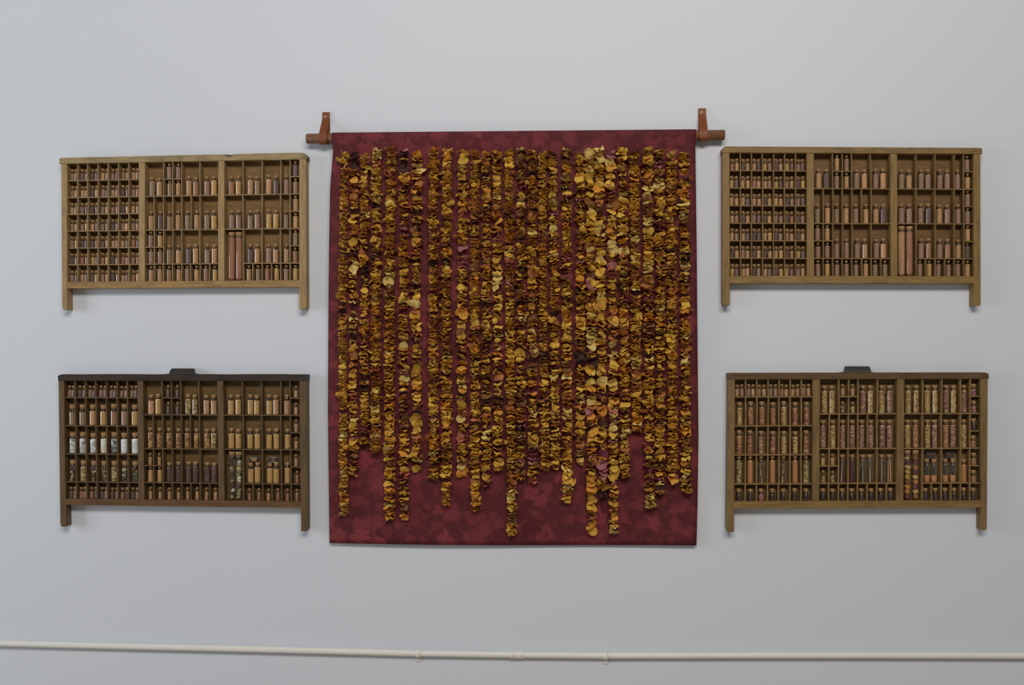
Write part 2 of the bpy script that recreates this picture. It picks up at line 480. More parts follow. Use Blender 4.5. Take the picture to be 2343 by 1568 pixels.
# sleeve: from the seam at the back, over the dowel, down the front
for k in range(15):
    an = -PI * 0.42 + (PI * 1.50) * k / 14            # angle measured from the back going over the top
    rows.append(('s', an))
for k in range(1, 76):
    rows.append(('h', k / 75))
vs_, fs = [], []
for kind, val in rows:
    for i in range(NU + 1):
        u = i / NU
        yl, yr = 317.0 - 1.2, 309.4 - 1.2
        if kind == 's':
            xl, xr = lerp_tab(LE, 315), lerp_tab(RE, 310)
            px = xl + (xr - xl) * u
            c = ra + (rb - ra) * ((px - 702) / (1657.5 - 702))
            y = c.y + srad * math.cos(val); z = c.z + srad * math.sin(val)
            c2 = W(px, 310, RD)
            vs_.append((c2.x, y, z))
        else:
            top = 333 - 8 * u
            bot = 1243 + 7.5 * u + 2.0 * math.sin(u * PI * 1.6)
            py = top + (bot - top) * val
            xl, xr = lerp_tab(LE, min(py, 1243)), lerp_tab(RE, min(py, 1250))
            px = xl + (xr - xl) * u
            vs_.append(tuple(W(px, py, cloth_d(py, u))))
for j in range(len(rows) - 1):
    for i in range(NU):
        a = j * (NU + 1) + i
        fs.append([a, a + 1, a + NU + 2, a + NU + 1])
cl = mesh_obj('hanging_cloth', vs_, fs, M['cloth'], None, True)
so = cl.modifiers.new('thickness', 'SOLIDIFY'); so.thickness = 0.0012; so.offset = 0
tag(cl, 'burgundy cloth with printed vine leaves, hanging from the wooden dowel', 'cloth')

# ------------------------------------------------------------------ petal garlands
PCOL = {
 'gold': (0.84, 0.520, 0.080), 'ochre': (0.72, 0.400, 0.058), 'amber': (0.76, 0.350, 0.048), 'pale': (0.86, 0.64, 0.20),
 'rust': (0.47, 0.180, 0.050), 'brown': (0.30, 0.135, 0.044), 'dark': (0.075, 0.030, 0.024), 'pink': (0.52, 0.200, 0.220),
 'maroon': (0.22, 0.040, 0.062), 'coral': (0.62, 0.20, 0.13)}
PM = {k: m_petal('petal_' + k, c) for k, c in PCOL.items()}
def petal_shape(rng, kind):
    nu, nv = (8, 4) if kind != 'big' else (6, 6)
    b = {'thin': 0.78, 'ruff': 0.85, 'big': 0.95}[kind]
    curl_u = rng.uniform(-0.40, 0.40); curl_v = rng.uniform(-0.5, 0.5)
    k1 = rng.uniform(0.9, 2.3) if kind != 'big' else rng.uniform(0.5, 1.2)
    k2 = rng.uniform(2.4, 3.8)
    ph = rng.uniform(0, 6.28); ph2 = rng.uniform(0, 6.28)
    am = {'thin': 0.19, 'ruff': 0.25, 'big': 0.24}[kind] * rng.uniform(0.6, 1.3)
    tip = rng.uniform(-0.3, 0.3); rim = rng.uniform(-0.15, 0.35); seed = rng.uniform(0, 99)
    pt = rng.uniform(0, 0.22)
    vs_ = []
    for j in range(nv + 1):
        v = -1 + 2 * j / nv
        for i in range(nu + 1):
            u = -1 + 2 * i / nu
            x = u * math.sqrt(1 - v * v * 0.47); y = v * math.sqrt(1 - u * u * 0.47)
            rr = math.hypot(x, y)
            jag = 1 + 0.20 * noise.noise(Vector((x * 1.8, y * 1.8, seed))) + pt * rr * rr * (u > 0)
            z = curl_u * x * x + curl_v * y * y * 0.7 + am * math.sin(k1 * PI * x + ph + y * 1.3) * (0.30 + 0.70 * rr)
            z += 0.35 * am * math.sin(k2 * PI * x + ph2 - y * 2.0) * rr * rr
            z += 0.10 * noise.noise(Vector((x * 1.9 + seed, y * 1.9, 3.3))) + rim * rr ** 4
            vs_.append((x * jag, y * b * jag + 0.12 * tip * u, z))
    fs = []
    for j in range(nv):
        for i in range(nu):
            q = j * (nu + 1) + i
            fs.append([q, q + 1, q + nu + 2, q + nu + 1])
    return vs_, fs
PS = {}
for kind, cnt in (('thin', 34), ('ruff', 40), ('big', 26)):
    PS[kind] = []
    for i in range(cnt):
        me = mesh_from('petal', petal_shape(R, kind)); PS[kind].append(me)

DENSE_W = [('gold', 28), ('ochre', 34), ('amber', 15), ('pale', 7), ('rust', 16), ('brown', 8), ('dark', 2), ('pink', 1), ('coral', 1)]
LOOSE_W = [('gold', 30), ('ochre', 27), ('amber', 12), ('pale', 10), ('rust', 12), ('brown', 10), ('dark', 5), ('pink', 2), ('maroon', 3), ('coral', 1)]
BLUSH_W = [('gold', 28), ('ochre', 20), ('amber', 12), ('pale', 15), ('rust', 9), ('brown', 7), ('dark', 4), ('pink', 5), ('maroon', 3), ('coral', 2)]
def pick(rng, w):
    t = rng.uniform(0, sum(x for _, x in w))
    for k, x in w:
        t -= x
        if t <= 0: return k
    return w[-1][0]
# x at y=350, 690, 1040; top; end; style D dense / M medium / L loose / B big blushing petals; half width px; gaps
STRANDS = [
 (789, 783, 786, 349, 1181, 'D', 11.0, [(938, 948)]),
 (811, 808, 809, 350, 1088, 'L', 11.5, [(697, 716), (762, 772), (820, 830)]),
 (834, 833, 834, 350, 1021, 'M', 11.0, []),
 (862, 860, 859, 345, 1038, 'D', 12.5, []),
 (896, 891, 891, 342, 1192, 'D', 13.0, [(408, 416), (934, 944)]),
 (924, 923, 924, 342, 1186, 'L', 12.5, [(706, 722), (940, 948)]),
 (955, 952, 954, 345, 1077, 'L', 13.0, [(418, 428), (772, 790)]),
 (992, 992, 992, 340, 1098, 'D', 12.5, [(712, 722)]),
 (1023, 1020, 1021, 340, 1158, 'D', 12.5, [(855, 868), (983, 993), (1094, 1106)]),
 (1060, 1057, 1057, 345, 1086, 'L', 12.5, [(368, 378), (570, 582), (720, 735), (815, 825)]),
 (1087, 1086, 1087, 350, 1169, 'D', 12.0, [(506, 513), (899, 908)]),
 (1112, 1112, 1113, 350, 1115, 'M', 11.5, [(533, 540)]),
 (1136, 1138, 1140, 342, 1078, 'L', 12.5, [(366, 374), (798, 808)]),
 (1165, 1166, 1170, 343, 1226, 'D', 11.5, []),
 (1193, 1193, 1191, 342, 1095, 'M', 12.0, [(828, 836), (849, 862)]),
 (1218, 1218, 1219, 342, 1106, 'M', 12.0, [(814, 838), (880, 896)]),
 (1241, 1243, 1247, 350, 1076, 'D', 11.0, []),
 (1265, 1268, 1271, 345, 1075, 'M', 11.5, [(400, 406)]),
 (1296, 1297, 1298, 342, 1145, 'M', 12.5, [(357, 370), (817, 830)]),
 (1327, 1328, 1327, 348, 1061, 'M', 12.0, [(572, 578), (888, 897)]),
 (1349, 1353, 1354, 340, 1217, 'B', 13.0, []),
 (1370, 1376, 1378, 340, 1140, 'B', 13.0, [(561, 570)]),
 (1397, 1402, 1404, 342, 1220, 'B', 12.5, [(617, 622), (826, 832)]),
 (1423, 1427, 1430, 340, 1093, 'M', 12.5, [(539, 548)]),
 (1450, 1454, 1458, 347, 988, 'D', 13.0, [(408, 420), (557, 566), (662, 680)]),
 (1481, 1484, 1486, 342, 1166, 'M', 13.0, [(376, 383), (1028, 1034)]),
 (1508, 1511, 1510, 341, 1130, 'M', 12.5, []),
 (1535, 1537, 1539, 345, 1103, 'D', 12.5, [(852, 861)]),
 (1564, 1567, 1570, 348, 1128, 'M', 13.0, [(540, 552), (716, 724), (851, 858)]),
]
ORD = ['first', 'second', 'third', 'fourth', 'fifth', 'sixth', 'seventh', 'eighth', 'ninth', 'tenth', 'eleventh', 'twelfth',
       'thirteenth', 'fourteenth', 'fifteenth', 'sixteenth']
LOOK = {'D': 'tightly packed', 'M': 'ruffled', 'L': 'gappy loose', 'B': 'large-petalled blushing'}
for si, (x0, x1, x2, ytop, yend, style, hw, gaps) in enumerate(STRANDS):
    rng = random.Random(100 + si)
    xt = [(330, x0), (350, x0), (690, x1), (1040, x2), (1260, x2 + (x2 - x1) * .5)]
    def SP(py):
        px = lerp_tab(xt, py)
        u = (px - 755) / 840
        return W(px, py, cloth_d(py, u) + 0.0195)
    if si < 15: where = ORD[si] + ' from the cloth edge facing the tray of white fluff bottles'
    else: where = ORD[len(STRANDS) - 1 - si] + ' from the cloth edge facing the tray of orange powder bottles'
    ln = 'long ' if yend > 1150 else ('short ' if yend < 1065 else '')
    g = thing('petal_garland', SP(ytop), ln + LOOK[style].replace(' ', ' ') + ' garland, ' + where, 'garland', 'garlands of dried petals strung over the cloth')
    sp = [SP(y) + Vector((0, .004, 0)) for y in [ytop - 1 + (yend - ytop - 1) * k / 14 for k in range(15)]]
    vf = tube(sp, 0.00045, 5)
    mesh_obj('string', vf[0], vf[1], M['string'], g, True)
    y = ytop
    w = {'D': DENSE_W, 'M': LOOSE_W, 'L': LOOSE_W, 'B': BLUSH_W}[style]
    run = 0; runcol = None
    while y < yend - 2:
        hit = [q for q in gaps if q[0] <= y < q[1]]
        if hit: y = hit[0][1]; continue
        dens = style
        if rng.random() < 0.12: dens = 'L' if style != 'D' else 'M'
        kind = rng.choices(['thin', 'ruff', 'big'], {'D': (6, 4, .12), 'M': (4.5, 5, .6), 'L': (4, 4, 1.6), 'B': (2.5, 3.5, 4.0)}[dens])[0]
        if run <= 0:
            run = rng.randint(1, 5) if style != 'D' else rng.randint(2, 8)
            runcol = pick(rng, w)
        run -= 1
        col = runcol if rng.random() < 0.66 else pick(rng, w)
        sz = hw * S * rng.uniform(0.78, 0.98)
        if kind == 'big':
            step = rng.uniform(7, 14); sz *= rng.uniform(0.85, 1.1)
            rx = rng.choice([-1, 1, 1]) * rng.uniform(0.55, 1.25); ry = rng.gauss(0, 0.35)
        elif kind == 'ruff':
            step = {'D': rng.uniform(3.0, 5.0), 'M': rng.uniform(3.8, 6.4), 'L': rng.uniform(4.6, 9), 'B': rng.uniform(4.6, 7.5)}[dens]
            rx = rng.gauss(0.12, 0.27); ry = rng.gauss(0, 0.18)
        else:
            step = {'D': rng.uniform(2.5, 4.0), 'M': rng.uniform(3.0, 5.4), 'L': rng.uniform(4, 8.5), 'B': rng.uniform(3.6, 6.5)}[dens]
            rx = rng.gauss(0.08, 0.20); ry = rng.gauss(0, 0.15)
        p = SP(min(y + step * .5, yend - 2)) - g.location
        p.x += rng.gauss(0, 1.0) * S; p.y += rng.gauss(0, 1.2) * S
        if rng.random() < .07: sz *= 1.15; p.x += rng.choice([-1, 1]) * 3.5 * S; ry *= 1.6
        zs = rng.uniform(0.8, 1.15)
        put('petal', rng.choice(PS[kind]), p, g, PM[col], (rx, ry, rng.gauss(0, 0.45) + (PI if rng.random() < .5 else 0)), (sz, sz * rng.uniform(0.85, 1.05), sz * zs))
        y += step

# ------------------------------------------------------------------ fillings
WORD = {'t': 'tan', 'o': 'peach', 'm': 'mauve', 'd': 'plum', 'g': 'greyish', 'r': 'rust', 'y': 'ochre', 'p': 'purple'}
COL = {'t': (0.43, 0.27, 0.145), 'o': (0.49, 0.295, 0.155), 'm': (0.31, 0.195, 0.145), 'd': (0.140, 0.095, 0.090), 'g': (0.28, 0.20, 0.125),
       'r': (0.33, 0.175, 0.105), 'y': (0.46, 0.30, 0.115), 'p': (0.20, 0.128, 0.130)}
FM = {}
for k, c in COL.items():
    FM[k] = m_grain('grain_' + k, c)
    FM[k.upper()] = m_grain('powder_' + k, c, 900.0, 0.12, 0.1)
FM['amber'] = m_mix('amber_flakes', [(0.07, 0.03, 0.02), (0.20, 0.085, 0.028), (0.40, 0.21, 0.06), (0.52, 0.34, 0.12)], 220)
FM['plum'] = m_mix('plum_flakes', [(0.045, 0.025, 0.021), (0.085, 0.045, 0.038), (0.12, 0.06, 0.048), (0.19, 0.085, 0.042)], 260)
FM['herb'] = m_mix('herb_flakes', [(0.09, 0.06, 0.025), (0.22, 0.15, 0.05), (0.38, 0.28, 0.11), (0.55, 0.45, 0.24)], 200)
FM['feather'] = m_mix('grey_white_shreds', [(0.06, 0.06, 0.055), (0.30, 0.29, 0.26), (0.62, 0.62, 0.58), (0.80, 0.79, 0.74)], 150)
FM['shell'] = m_mix('cream_curls', [(0.34, 0.22, 0.08), (0.72, 0.60, 0.36), (0.82, 0.74, 0.52), (0.86, 0.80, 0.62)], 210)
FM['greyfluff'] = m_mix('grey_fluff', [(0.07, 0.07, 0.065), (0.13, 0.13, 0.12), (0.36, 0.37, 0.35), (0.55, 0.55, 0.52)], 80)
FM['fluff'] = m_mix('white_fluff', [(0.50, 0.52, 0.52), (0.72, 0.67, 0.68), (0.78, 0.79, 0.80), (0.84, 0.84, 0.85)], 60)
FM['yellowmix'] = m_mix('yellow_petal_bits', [(0.16, 0.07, 0.04), (0.33, 0.19, 0.07), (0.43, 0.31, 0.105), (0.50, 0.40, 0.18)], 230)
FM['redmix'] = m_mix('red_petal_bits', [(0.14, 0.035, 0.045), (0.27, 0.095, 0.06), (0.36, 0.19, 0.07), (0.46, 0.34, 0.12)], 230)
FM['pinkmix'] = m_mix('pink_petal_bits', [(0.11, 0.045, 0.05), (0.22, 0.095, 0.085), (0.32, 0.18, 0.09), (0.46, 0.35, 0.14)], 230)
FM['rosebits'] = m_mix('rose_bits', [(0.12, 0.035, 0.045), (0.28, 0.10, 0.11), (0.38, 0.16, 0.14), (0.48, 0.26, 0.20)], 230)
FM['darkbits'] = m_mix('dark_plum_bits', [(0.022, 0.013, 0.011), (0.045, 0.025, 0.021), (0.075, 0.038, 0.030), (0.13, 0.055, 0.036)], 260)
FM['orange'] = m_grain('orange_powder', (0.41, 0.205, 0.085), 900, 0.06, 0.05)
FWORD = {'amber': 'amber flakes', 'plum': 'plum flakes', 'herb': 'dried herbs', 'feather': 'grey shreds', 'shell': 'cream curls', 'greyfluff': 'grey fluff',
         'fluff': 'white fluff', 'yellowmix': 'yellow petals', 'redmix': 'red petals', 'pinkmix': 'pinkish petals', 'rosebits': 'rose bits', 'darkbits': 'plum bits',
         'orange': 'orange powder', 'threads': 'coloured stalks', 'needles': 'dark needles', 'herbs_loose': 'loose herbs', 'buds': 'flower heads', 'pods': 'seed pods'}
def fill_word(f):
    if f in FWORD: return FWORD[f]
    return WORD[f.lower()] + (' powder' if f.isupper() else ' grain')
STK = {k: m_plain('stalk_' + k, c, 0.6, 0.3, 0.2) for k, c in {
    'straw': (0.66, 0.52, 0.22), 'red': (0.38, 0.05, 0.05), 'navy': (0.03, 0.05, 0.075), 'green': (0.06, 0.08, 0.05), 'plum': (0.12, 0.035, 0.05),
    'grey': (0.12, 0.12, 0.11), 'ivory': (0.62, 0.56, 0.42), 'brown': (0.17, 0.10, 0.05), 'olive': (0.26, 0.21, 0.08)}.items()}

# ------------------------------------------------------------------ bottle kinds (measures in photo pixels)
# width, total height, body height, neck width, cork width, visible cork height
KIND = {'tiny': (9.6, 26.5, 17.0, 5.0, 6.2, 5.0, 'tiny vial'), 'slim': (8.6, 28, 18.5, 4.6, 5.6, 5.0, 'tiny vial'),
        'tall': (13.2, 43.5, 34.0, 8.6, 9.4, 4.2, 'tall vial'), 'single': (12.4, 43, 34.0, 8.0, 8.8, 4.2, 'tall vial'),
        'half': (11.2, 35, 29.0, 7.0, 7.6, 2.6, 'short vial'), 'jar': (17.0, 48, 33.5, 12.6, 13.8, 9.0, 'wide jar'),
        'flask': (14.2, 46.5, 35.0, 9.6, 10.6, 6.5, 'corked bottle'), 'stick': (13.2, 62, 50, 9.4, 10.4, 6.0, 'long tube'),
        'mid': (13.2, 52.5, 39.5, 9.4, 10.4, 8.0, 'corked tube'), 'mini': (13.2, 27, 14.5, 9.0, 10.0, 7.6, 'squat jar'),
        'tube': (15.4, 112, 103, 15.0, 14.6, 8.5, 'test tube')}
KM = {}
for k, (w_, h_, b_, n_, cw, ch, _) in KIND.items():
    r, h, b, n, c, cv = w_ / 2 * S, h_ * S, b_ * S, n_ / 2 * S, cw / 2 * S, ch * S
    seg = 12 if k in ('tiny', 'slim') else 18
    if k == 'tube':
        prof = [(0, 0)] + [(r * math.sin(q), r - r * math.cos(q)) for q in (0.35, 0.7, 1.05, 1.35, PI / 2)] + [(r, b), (r * 1.04, b + .0006), (r * 1.04, b + .0018), (r * .93, b + .002)]
        fill = [(0, .0008)] + [(r * .93 * math.sin(q), .0008 + r * .93 - r * .93 * math.cos(q)) for q in (0.4, 0.8, 1.2, PI / 2)] + [(r * .93, b - .006), (0, b - .0058)]
        cork = [(0, b - .006), (c * .93, b - .006), (c, b + .002), (c * 1.03, b + .002), (c * 1.05, h - .0006), (c * .98, h), (0, h)]
    else:
        sh = max(0.0012, (h - cv - b) * 0.42)
        lipz = h - cv
        prof = [(0, 0), (r * .94, 0), (r * .99, r * .05), (r, r * .14), (r, r * .3), (r, b - r * .35), (r, b - r * .16), (r * .97, b - r * .03), (n * 1.15, b + sh * .7), (n, b + sh), (n, lipz - .0008), (n * 1.14, lipz - .0006), (n * 1.14, lipz), (n * .95, lipz)]
        e = r * .95
        fill = [(0, .0006), (e * .94, .0006), (e, r * .10), (e, r * .3), (e, b - r * .4), (e, b - r * .18), (e * .96, b - r * .04), (n * .85, b + sh * .3), (0, b + sh * .25)]
        cork = [(0, lipz - .0035), (n * .90, lipz - .0035), (n * .94, lipz), (c * .97, lipz + .0002), (c * 1.03, h - .0006), (c * .97, h), (0, h)]
    KM[k] = (mesh_from('bottle_glass', lathe(prof, seg)), mesh_from('bottle_filling', lathe(fill, seg)), mesh_from('bottle_cork', lathe(cork, 10 if seg == 12 else 12)), r, h, b, n)
    if k in ('stick', 'mid', 'flask', 'jar', 'mini', 'tube'):
        # lumpy filling for petals and fluff
        fr = []
        prof2 = []
        for (p0, p1) in zip(fill, fill[1:]):
            nst = max(1, int((abs(p1[1] - p0[1]) + abs(p1[0] - p0[0])) / (3.2 * S)))
            for q in range(nst): prof2.append((p0[0] + (p1[0] - p0[0]) * q / nst, p0[1] + (p1[1] - p0[1]) * q / nst))
        prof2.append(fill[-1])
        vv, ff = lathe(prof2, seg)
        vv = [((x * (1 - .16 * abs(noise.noise(Vector((x, y, z)) * 260)))), (y * (1 - .16 * abs(noise.noise(Vector((x, y, z)) * 260)))), z) for x, y, z in vv]
        KM[k + '_lumpy'] = mesh_from('bottle_filling', (vv, ff))
FILL_HALF = mesh_from('bottle_filling', lathe([(0, .0006), (KM['mid'][3] * .83, .0006), (KM['mid'][3] * .92, .002), (KM['mid'][3] * .92, KM['mid'][5] * .40), (0, KM['mid'][5] * .41)], 18))
def stalk_mesh(r):
    return mesh_from('stalk', lathe([(0, 0), (r, 0), (r * .9, .5), (r * .75, 1), (0, 1)], 6))
STALK = stalk_mesh(1.0)
BLOBS = []
for i in range(6):
    vv, ff = lathe([(math.sin(PI * q / 8), -math.cos(PI * q / 8)) for q in range(9)], 11)
    sd = i * 7.7
    vv = [tuple(Vector(v) * (1 + .55 * noise.noise(Vector(v) * 1.7 + Vector((sd, 0, 0))) + .3 * noise.noise(Vector(v) * 4.1 + Vector((0, sd, 0))))) for v in vv]
    BLOBS.append(mesh_from('bud', (vv, ff)))
BUDCOL = {'yellow': PM['gold'], 'pale': PM['pale'], 'red': PM['maroon'], 'rust': PM['rust'], 'pink': PM['pink'], 'coral': PM['coral'],
          'olive': STK['olive'], 'brown': PM['brown'], 'ivory': STK['ivory'], 'dark': PM['dark'], 'amber': PM['amber']}

def stalk(parent, base, top, r, mat, name='stalk'):
    d = Vector(top) - Vector(base)
    o = put(name, STALK, base, parent, STK[mat], d.to_track_quat('Z', 'Y').to_euler(), (r, r, d.length))
    return o
THREADS = [0]
LUMPY = {'amber', 'plum', 'herb', 'feather', 'shell', 'greyfluff', 'fluff', 'yellowmix', 'redmix', 'pinkmix', 'rosebits', 'darkbits'}
def bottle(kind, X, Z, dc, fill, label, group, rng):
    gm, fm, cm, r, h, b, n = KM[kind]
    nm = {'tiny': 'tiny_vial', 'slim': 'tiny_vial', 'tall': 'corked_vial', 'single': 'corked_vial', 'half': 'corked_vial', 'jar': 'glass_jar', 'flask': 'corked_bottle',
          'stick': 'tube_bottle', 'mid': 'tube_bottle', 'mini': 'squat_jar', 'tube': 'test_tube'}[kind]
    cat = {'tiny_vial': 'vial', 'corked_vial': 'vial', 'glass_jar': 'jar', 'corked_bottle': 'bottle', 'tube_bottle': 'bottle', 'squat_jar': 'jar', 'test_tube': 'test tube'}[nm]
    t = thing(nm, Vector((X, -dc, Z)), label, cat, group)
    t.rotation_euler = (0, 0, rng.uniform(0, 6.28))
    sz = rng.uniform(0.97, 1.03)
    if kind != 'tube' and kind != 'half' and kind != 'stick': t.scale = (1, 1, sz)
    put('glass', gm, (0, 0, 0), t, M['glass'])
    put('cork', cm, (0, 0, 0), t, M['cork'])
    rot0 = -t.rotation_euler.z
    def loc(x, y, z):      # things inside are laid out facing the room
        return Vector((x * math.cos(rot0) - y * math.sin(rot0), x * math.sin(rot0) + y * math.cos(rot0), z))
    if fill in FM:
        if fill in LUMPY and (kind + '_lumpy') in KM:
            put('filling', KM[kind + '_lumpy'], (0, 0, 0), t, FM[fill])
        else:
            fz = rng.uniform(0.88, 1.0) if kind != 'tube' else 1.0
            put('filling', fm, (0, 0, 0), t, FM[fill], (0, 0, 0), (1, 1, fz if fill != 'orange' else 1.0))
    elif fill == 'threads':
        sets = [['straw', 'red', 'navy'], ['red', 'plum', 'navy'], ['navy', 'straw', 'plum'], ['green', 'straw', 'plum'], ['plum', 'straw', 'navy'], ['straw', 'red', 'straw']]
        cs = sets[THREADS[0] % 6]; THREADS[0] += 1
        for q, cname in enumerate(cs + ['navy', 'plum', 'green', 'red']):
            x0 = (-.62 + 1.24 * (q % 3) / 2) * r if q < 3 else rng.uniform(-.6, .6) * r
            y0 = -.25 * r if q < 3 else .45 * r
            stalk(t, loc(x0 * rng.uniform(.6, 1), y0, .0006), loc(x0 * rng.uniform(-.4, .6), y0 * .6, b * rng.uniform(.9, .99)), (.0016 if q < 3 else .0020), cname)
    elif fill == 'needles':
        put('filling', FILL_HALF, (0, 0, 0), t, FM['orange'])
        for q in range(6):
            a_ = 2 * PI * q / 6 + .3
            stalk(t, loc(.45 * r * math.cos(a_), .45 * r * math.sin(a_), b * .38), loc(.6 * r * math.cos(a_ + .5), .6 * r * math.sin(a_ + .5), b * .97), .0010, ['grey', 'navy', 'grey'][q % 3], 'needle')
    elif fill == 'herbs_loose':
        for q in range(6):
            x0 = rng.uniform(-.6, .6) * r; y0 = rng.uniform(-.5, .4) * r
            stalk(t, loc(x0, y0, .0008), loc(rng.uniform(-.5, .5) * r, y0 * .6, b * rng.uniform(.65, .97)), rng.uniform(.0008, .0016), rng.choice(['olive', 'brown', 'grey', 'straw', 'brown', 'ivory']), 'sprig')
        for q in range(4):
            s_ = r * rng.uniform(.28, .46)
            put('leaf_curl', rng.choice(BLOBS), loc(rng.uniform(-.4, .4) * r, -.30 * r, b * rng.uniform(.12, .85)), t, BUDCOL[rng.choice(['olive', 'brown', 'ivory', 'olive', 'dark'])], (rng.uniform(0, 3), rng.uniform(0, 3), 0), (s_, s_ * .6, s_ * 1.2))
    elif fill in ('buds', 'pods'):
        nb = 9 if fill == 'buds' else 13
        cs = ['rust', 'red', 'pale', 'brown', 'yellow', 'red', 'pale', 'brown', 'rust', 'amber', 'pale'] if fill == 'buds' else ['ivory', 'olive', 'dark', 'brown', 'ivory', 'olive', 'pale', 'dark']
        for q in range(nb):
            s_ = r * (.86 if fill == 'buds' else .66) * rng.uniform(.85, 1.02)
            z = r * .95 + (b - .012 - r * .9) * q / (nb - 1)
            put('dried_bud' if fill == 'buds' else 'seed_pod', rng.choice(BLOBS), loc(rng.uniform(-.12, .12) * r * (1 if fill == 'buds' else 2.2), 0, z), t, BUDCOL[rng.choice(cs)],
                (rng.uniform(0, 3), rng.uniform(0, 3), 0), (s_ * .92, s_ * .92, s_ * rng.uniform(.8, 1.1)))
    return t

# ------------------------------------------------------------------ type trays
FD = 0.0370      # depth of the frame front
DD = 0.0340      # depth of the partition fronts
BK = 0.0060      # front of the back panel
# per tray: px measures on the front plane
TRAYS = {
 'A': dict(tl=(153, 375), tr=(684.5, 364), bl=(153, 645), br=(684, 641.3), rail=[(136, 361.5), (702, 349), (701, 364.5), (136, 375)],
           lp=(140, 153, 141.5, 153.5), rp=(684.5, 699.5, 684, 701), m1=(317.2, 331.4, 317, 331), m2=(499, 513, 498.5, 512.8), lowb=(660.3, 657), legs=(709.5, 707.5),
           frame=(0.385, 0.250, 0.110), inner=(0.25, 0.142, 0.050), toprail=(0.36, 0.265, 0.125), low=(0.36, 0.215, 0.082), word='pale tray', small=True),
 'B': dict(tl=(1669.8, 349.8), tr=(2228.2, 353), bl=(1670, 631), br=(2229, 632.3), rail=[(1652.5, 335), (2247, 338.5), (2247, 352.8), (1652.5, 349.5)],
           lp=(1654, 1669.8, 1654, 1670), rp=(2228.2, 2243.5, 2229, 2244), m1=(1846.4, 1862.5, 1847, 1863), m2=(2037.8, 2053.2, 2039, 2054), lowb=(648.6, 648.8), legs=(699, 699.6),
           frame=(0.265, 0.158, 0.050), inner=(0.19, 0.098, 0.030), toprail=(0.255, 0.150, 0.048), low=(0.27, 0.160, 0.048), word='honey tray', small=True),
 'C': dict(tl=(146, 872), tr=(684.4, 872.5), bl=(150, 1141.8), br=(687.5, 1148.2), rail=[(133, 857), (702, 857), (702, 872.5), (133, 871.8)],
           lp=(133.5, 146, 137, 150), rp=(684.4, 701, 688, 702.5), m1=(314, 327, 316.5, 330), m2=(497, 510.5, 500, 513.5), lowb=(1155.8, 1162.8), legs=(1206, 1216),
           frame=(0.140, 0.082, 0.034), inner=(0.175, 0.105, 0.038), toprail=(0.042, 0.027, 0.018), low=(0.145, 0.072, 0.025), word='dark tray', small=False),
 'D': dict(tl=(1681.8, 869), tr=(2243, 867.5), bl=(1680, 1148), br=(2242, 1146), rail=[(1666, 854), (2262, 852.8), (2262, 867.5), (1666, 869)],
           lp=(1667, 1681.8, 1664, 1680), rp=(2243.5, 2260.5, 2245.5, 2258.5), m1=(1860.5, 1876.8, 1859, 1875), m2=(2053.5, 2070, 2051.5, 2067.5), lowb=(1164, 1162), legs=(1218, 1214),
           frame=(0.215, 0.130, 0.048), inner=(0.205, 0.125, 0.046), toprail=(0.130, 0.072, 0.028), low=(0.250, 0.145, 0.045), word='petal tray', small=False),
}
TLABEL = {'A': 'pale wooden type tray of small vials with a chipped top rail',
          'B': 'honey-coloured wooden type tray of small vials with a straight unchipped top rail',
          'C': 'wooden type tray with near-black top rail, black pull and white fluff bottles',
          'D': 'brown wooden type tray with black pull, petal tubes and orange powder bottles'}
LEFT_A = ['gm pm dp om mp rm tm', 'rt tm do md tm dp mr', 'tm mp dp gt rm do tm', 'gt mt op gm dm mo gm', 'my dp dr pt tm tp rp', 'dm rm yp ry dm rm gr', 'md tp do mo dr tp ro']
LEFT_B = ['ro dt td ym dt yp mp', 'yp to mo tm yd mt dy', 'to tp tt dt yt dm mp', 'tm dt mp dy mm dr dm', 'tm tp dd ty dm mt dt', 'do mt do dt ty dr yd', 'yp to dm tp dy tp mt']
# middle and right bays: (c0, c1, unit0, unit1, kind, fills)   columns in eighths, rows in sevenths
MID = {
 'A': ['gt|m m/g t|tr|mY', 't d g t g t|gy', 'm y/m m|g o|DT|gt', 't t r t m y m y'],
 'B': ['tD|t m/m t|go|mo', 'g o g o m o|tD', 'm t/m m|m m|mt|mo', 'm y m m m o m g'],
 'C': ['oy|d d/d d|herb herb|tt', 'amber amber amber amber amber amber|amber herb', 't y/o y|plum plum|plum plum|plum plum', 't t t t t o t o'],
 'D': ['yellowmix yellowmix|t t/herb herb|pinkmix yellowmix|yellowmix pinkmix', 'pinkmix yellowmix pinkmix pinkmix pinkmix pinkmix|pinkmix pinkmix', 'y y/herb herb|threads threads|threads threads|threads threads', 'darkbits darkbits darkbits darkbits darkbits darkbits darkbits darkbits'],
}
RIGHT = {
 'A': ['ry|tg|oD|m|p m', 'gm|gm|yy|g|t o', 'rr|Dt|mt|t|g r', 't g r y m y'],
 'B': ['gt|gm|mm|m|m o', 'mm|mD|tm|m|m m', 'tr|Mr|mr|t|o d', 'm y m m m o'],
 'C': ['yy|yy|yt|t|o o', 'yy|yy|yy|y|t o', 'pods pods|yy|yy|y|o r', 'r r o r r r'],
 'D': ['yellowmix yellowmix|yellowmix yellowmix|pinkmix yellowmix|pinkmix|rosebits rosebits', 'yellowmix redmix|yellowmix pinkmix|redmix pinkmix|yellowmix|darkbits r', 'buds buds|needles needles|needles needles|orange|r r', 'darkbits darkbits darkbits darkbits darkbits darkbits'],
}
def toks(s):
    s = s.strip()
    if ' ' in s: return s.split()
    if s in FM or s in FWORD: return [s]
    return list(s)

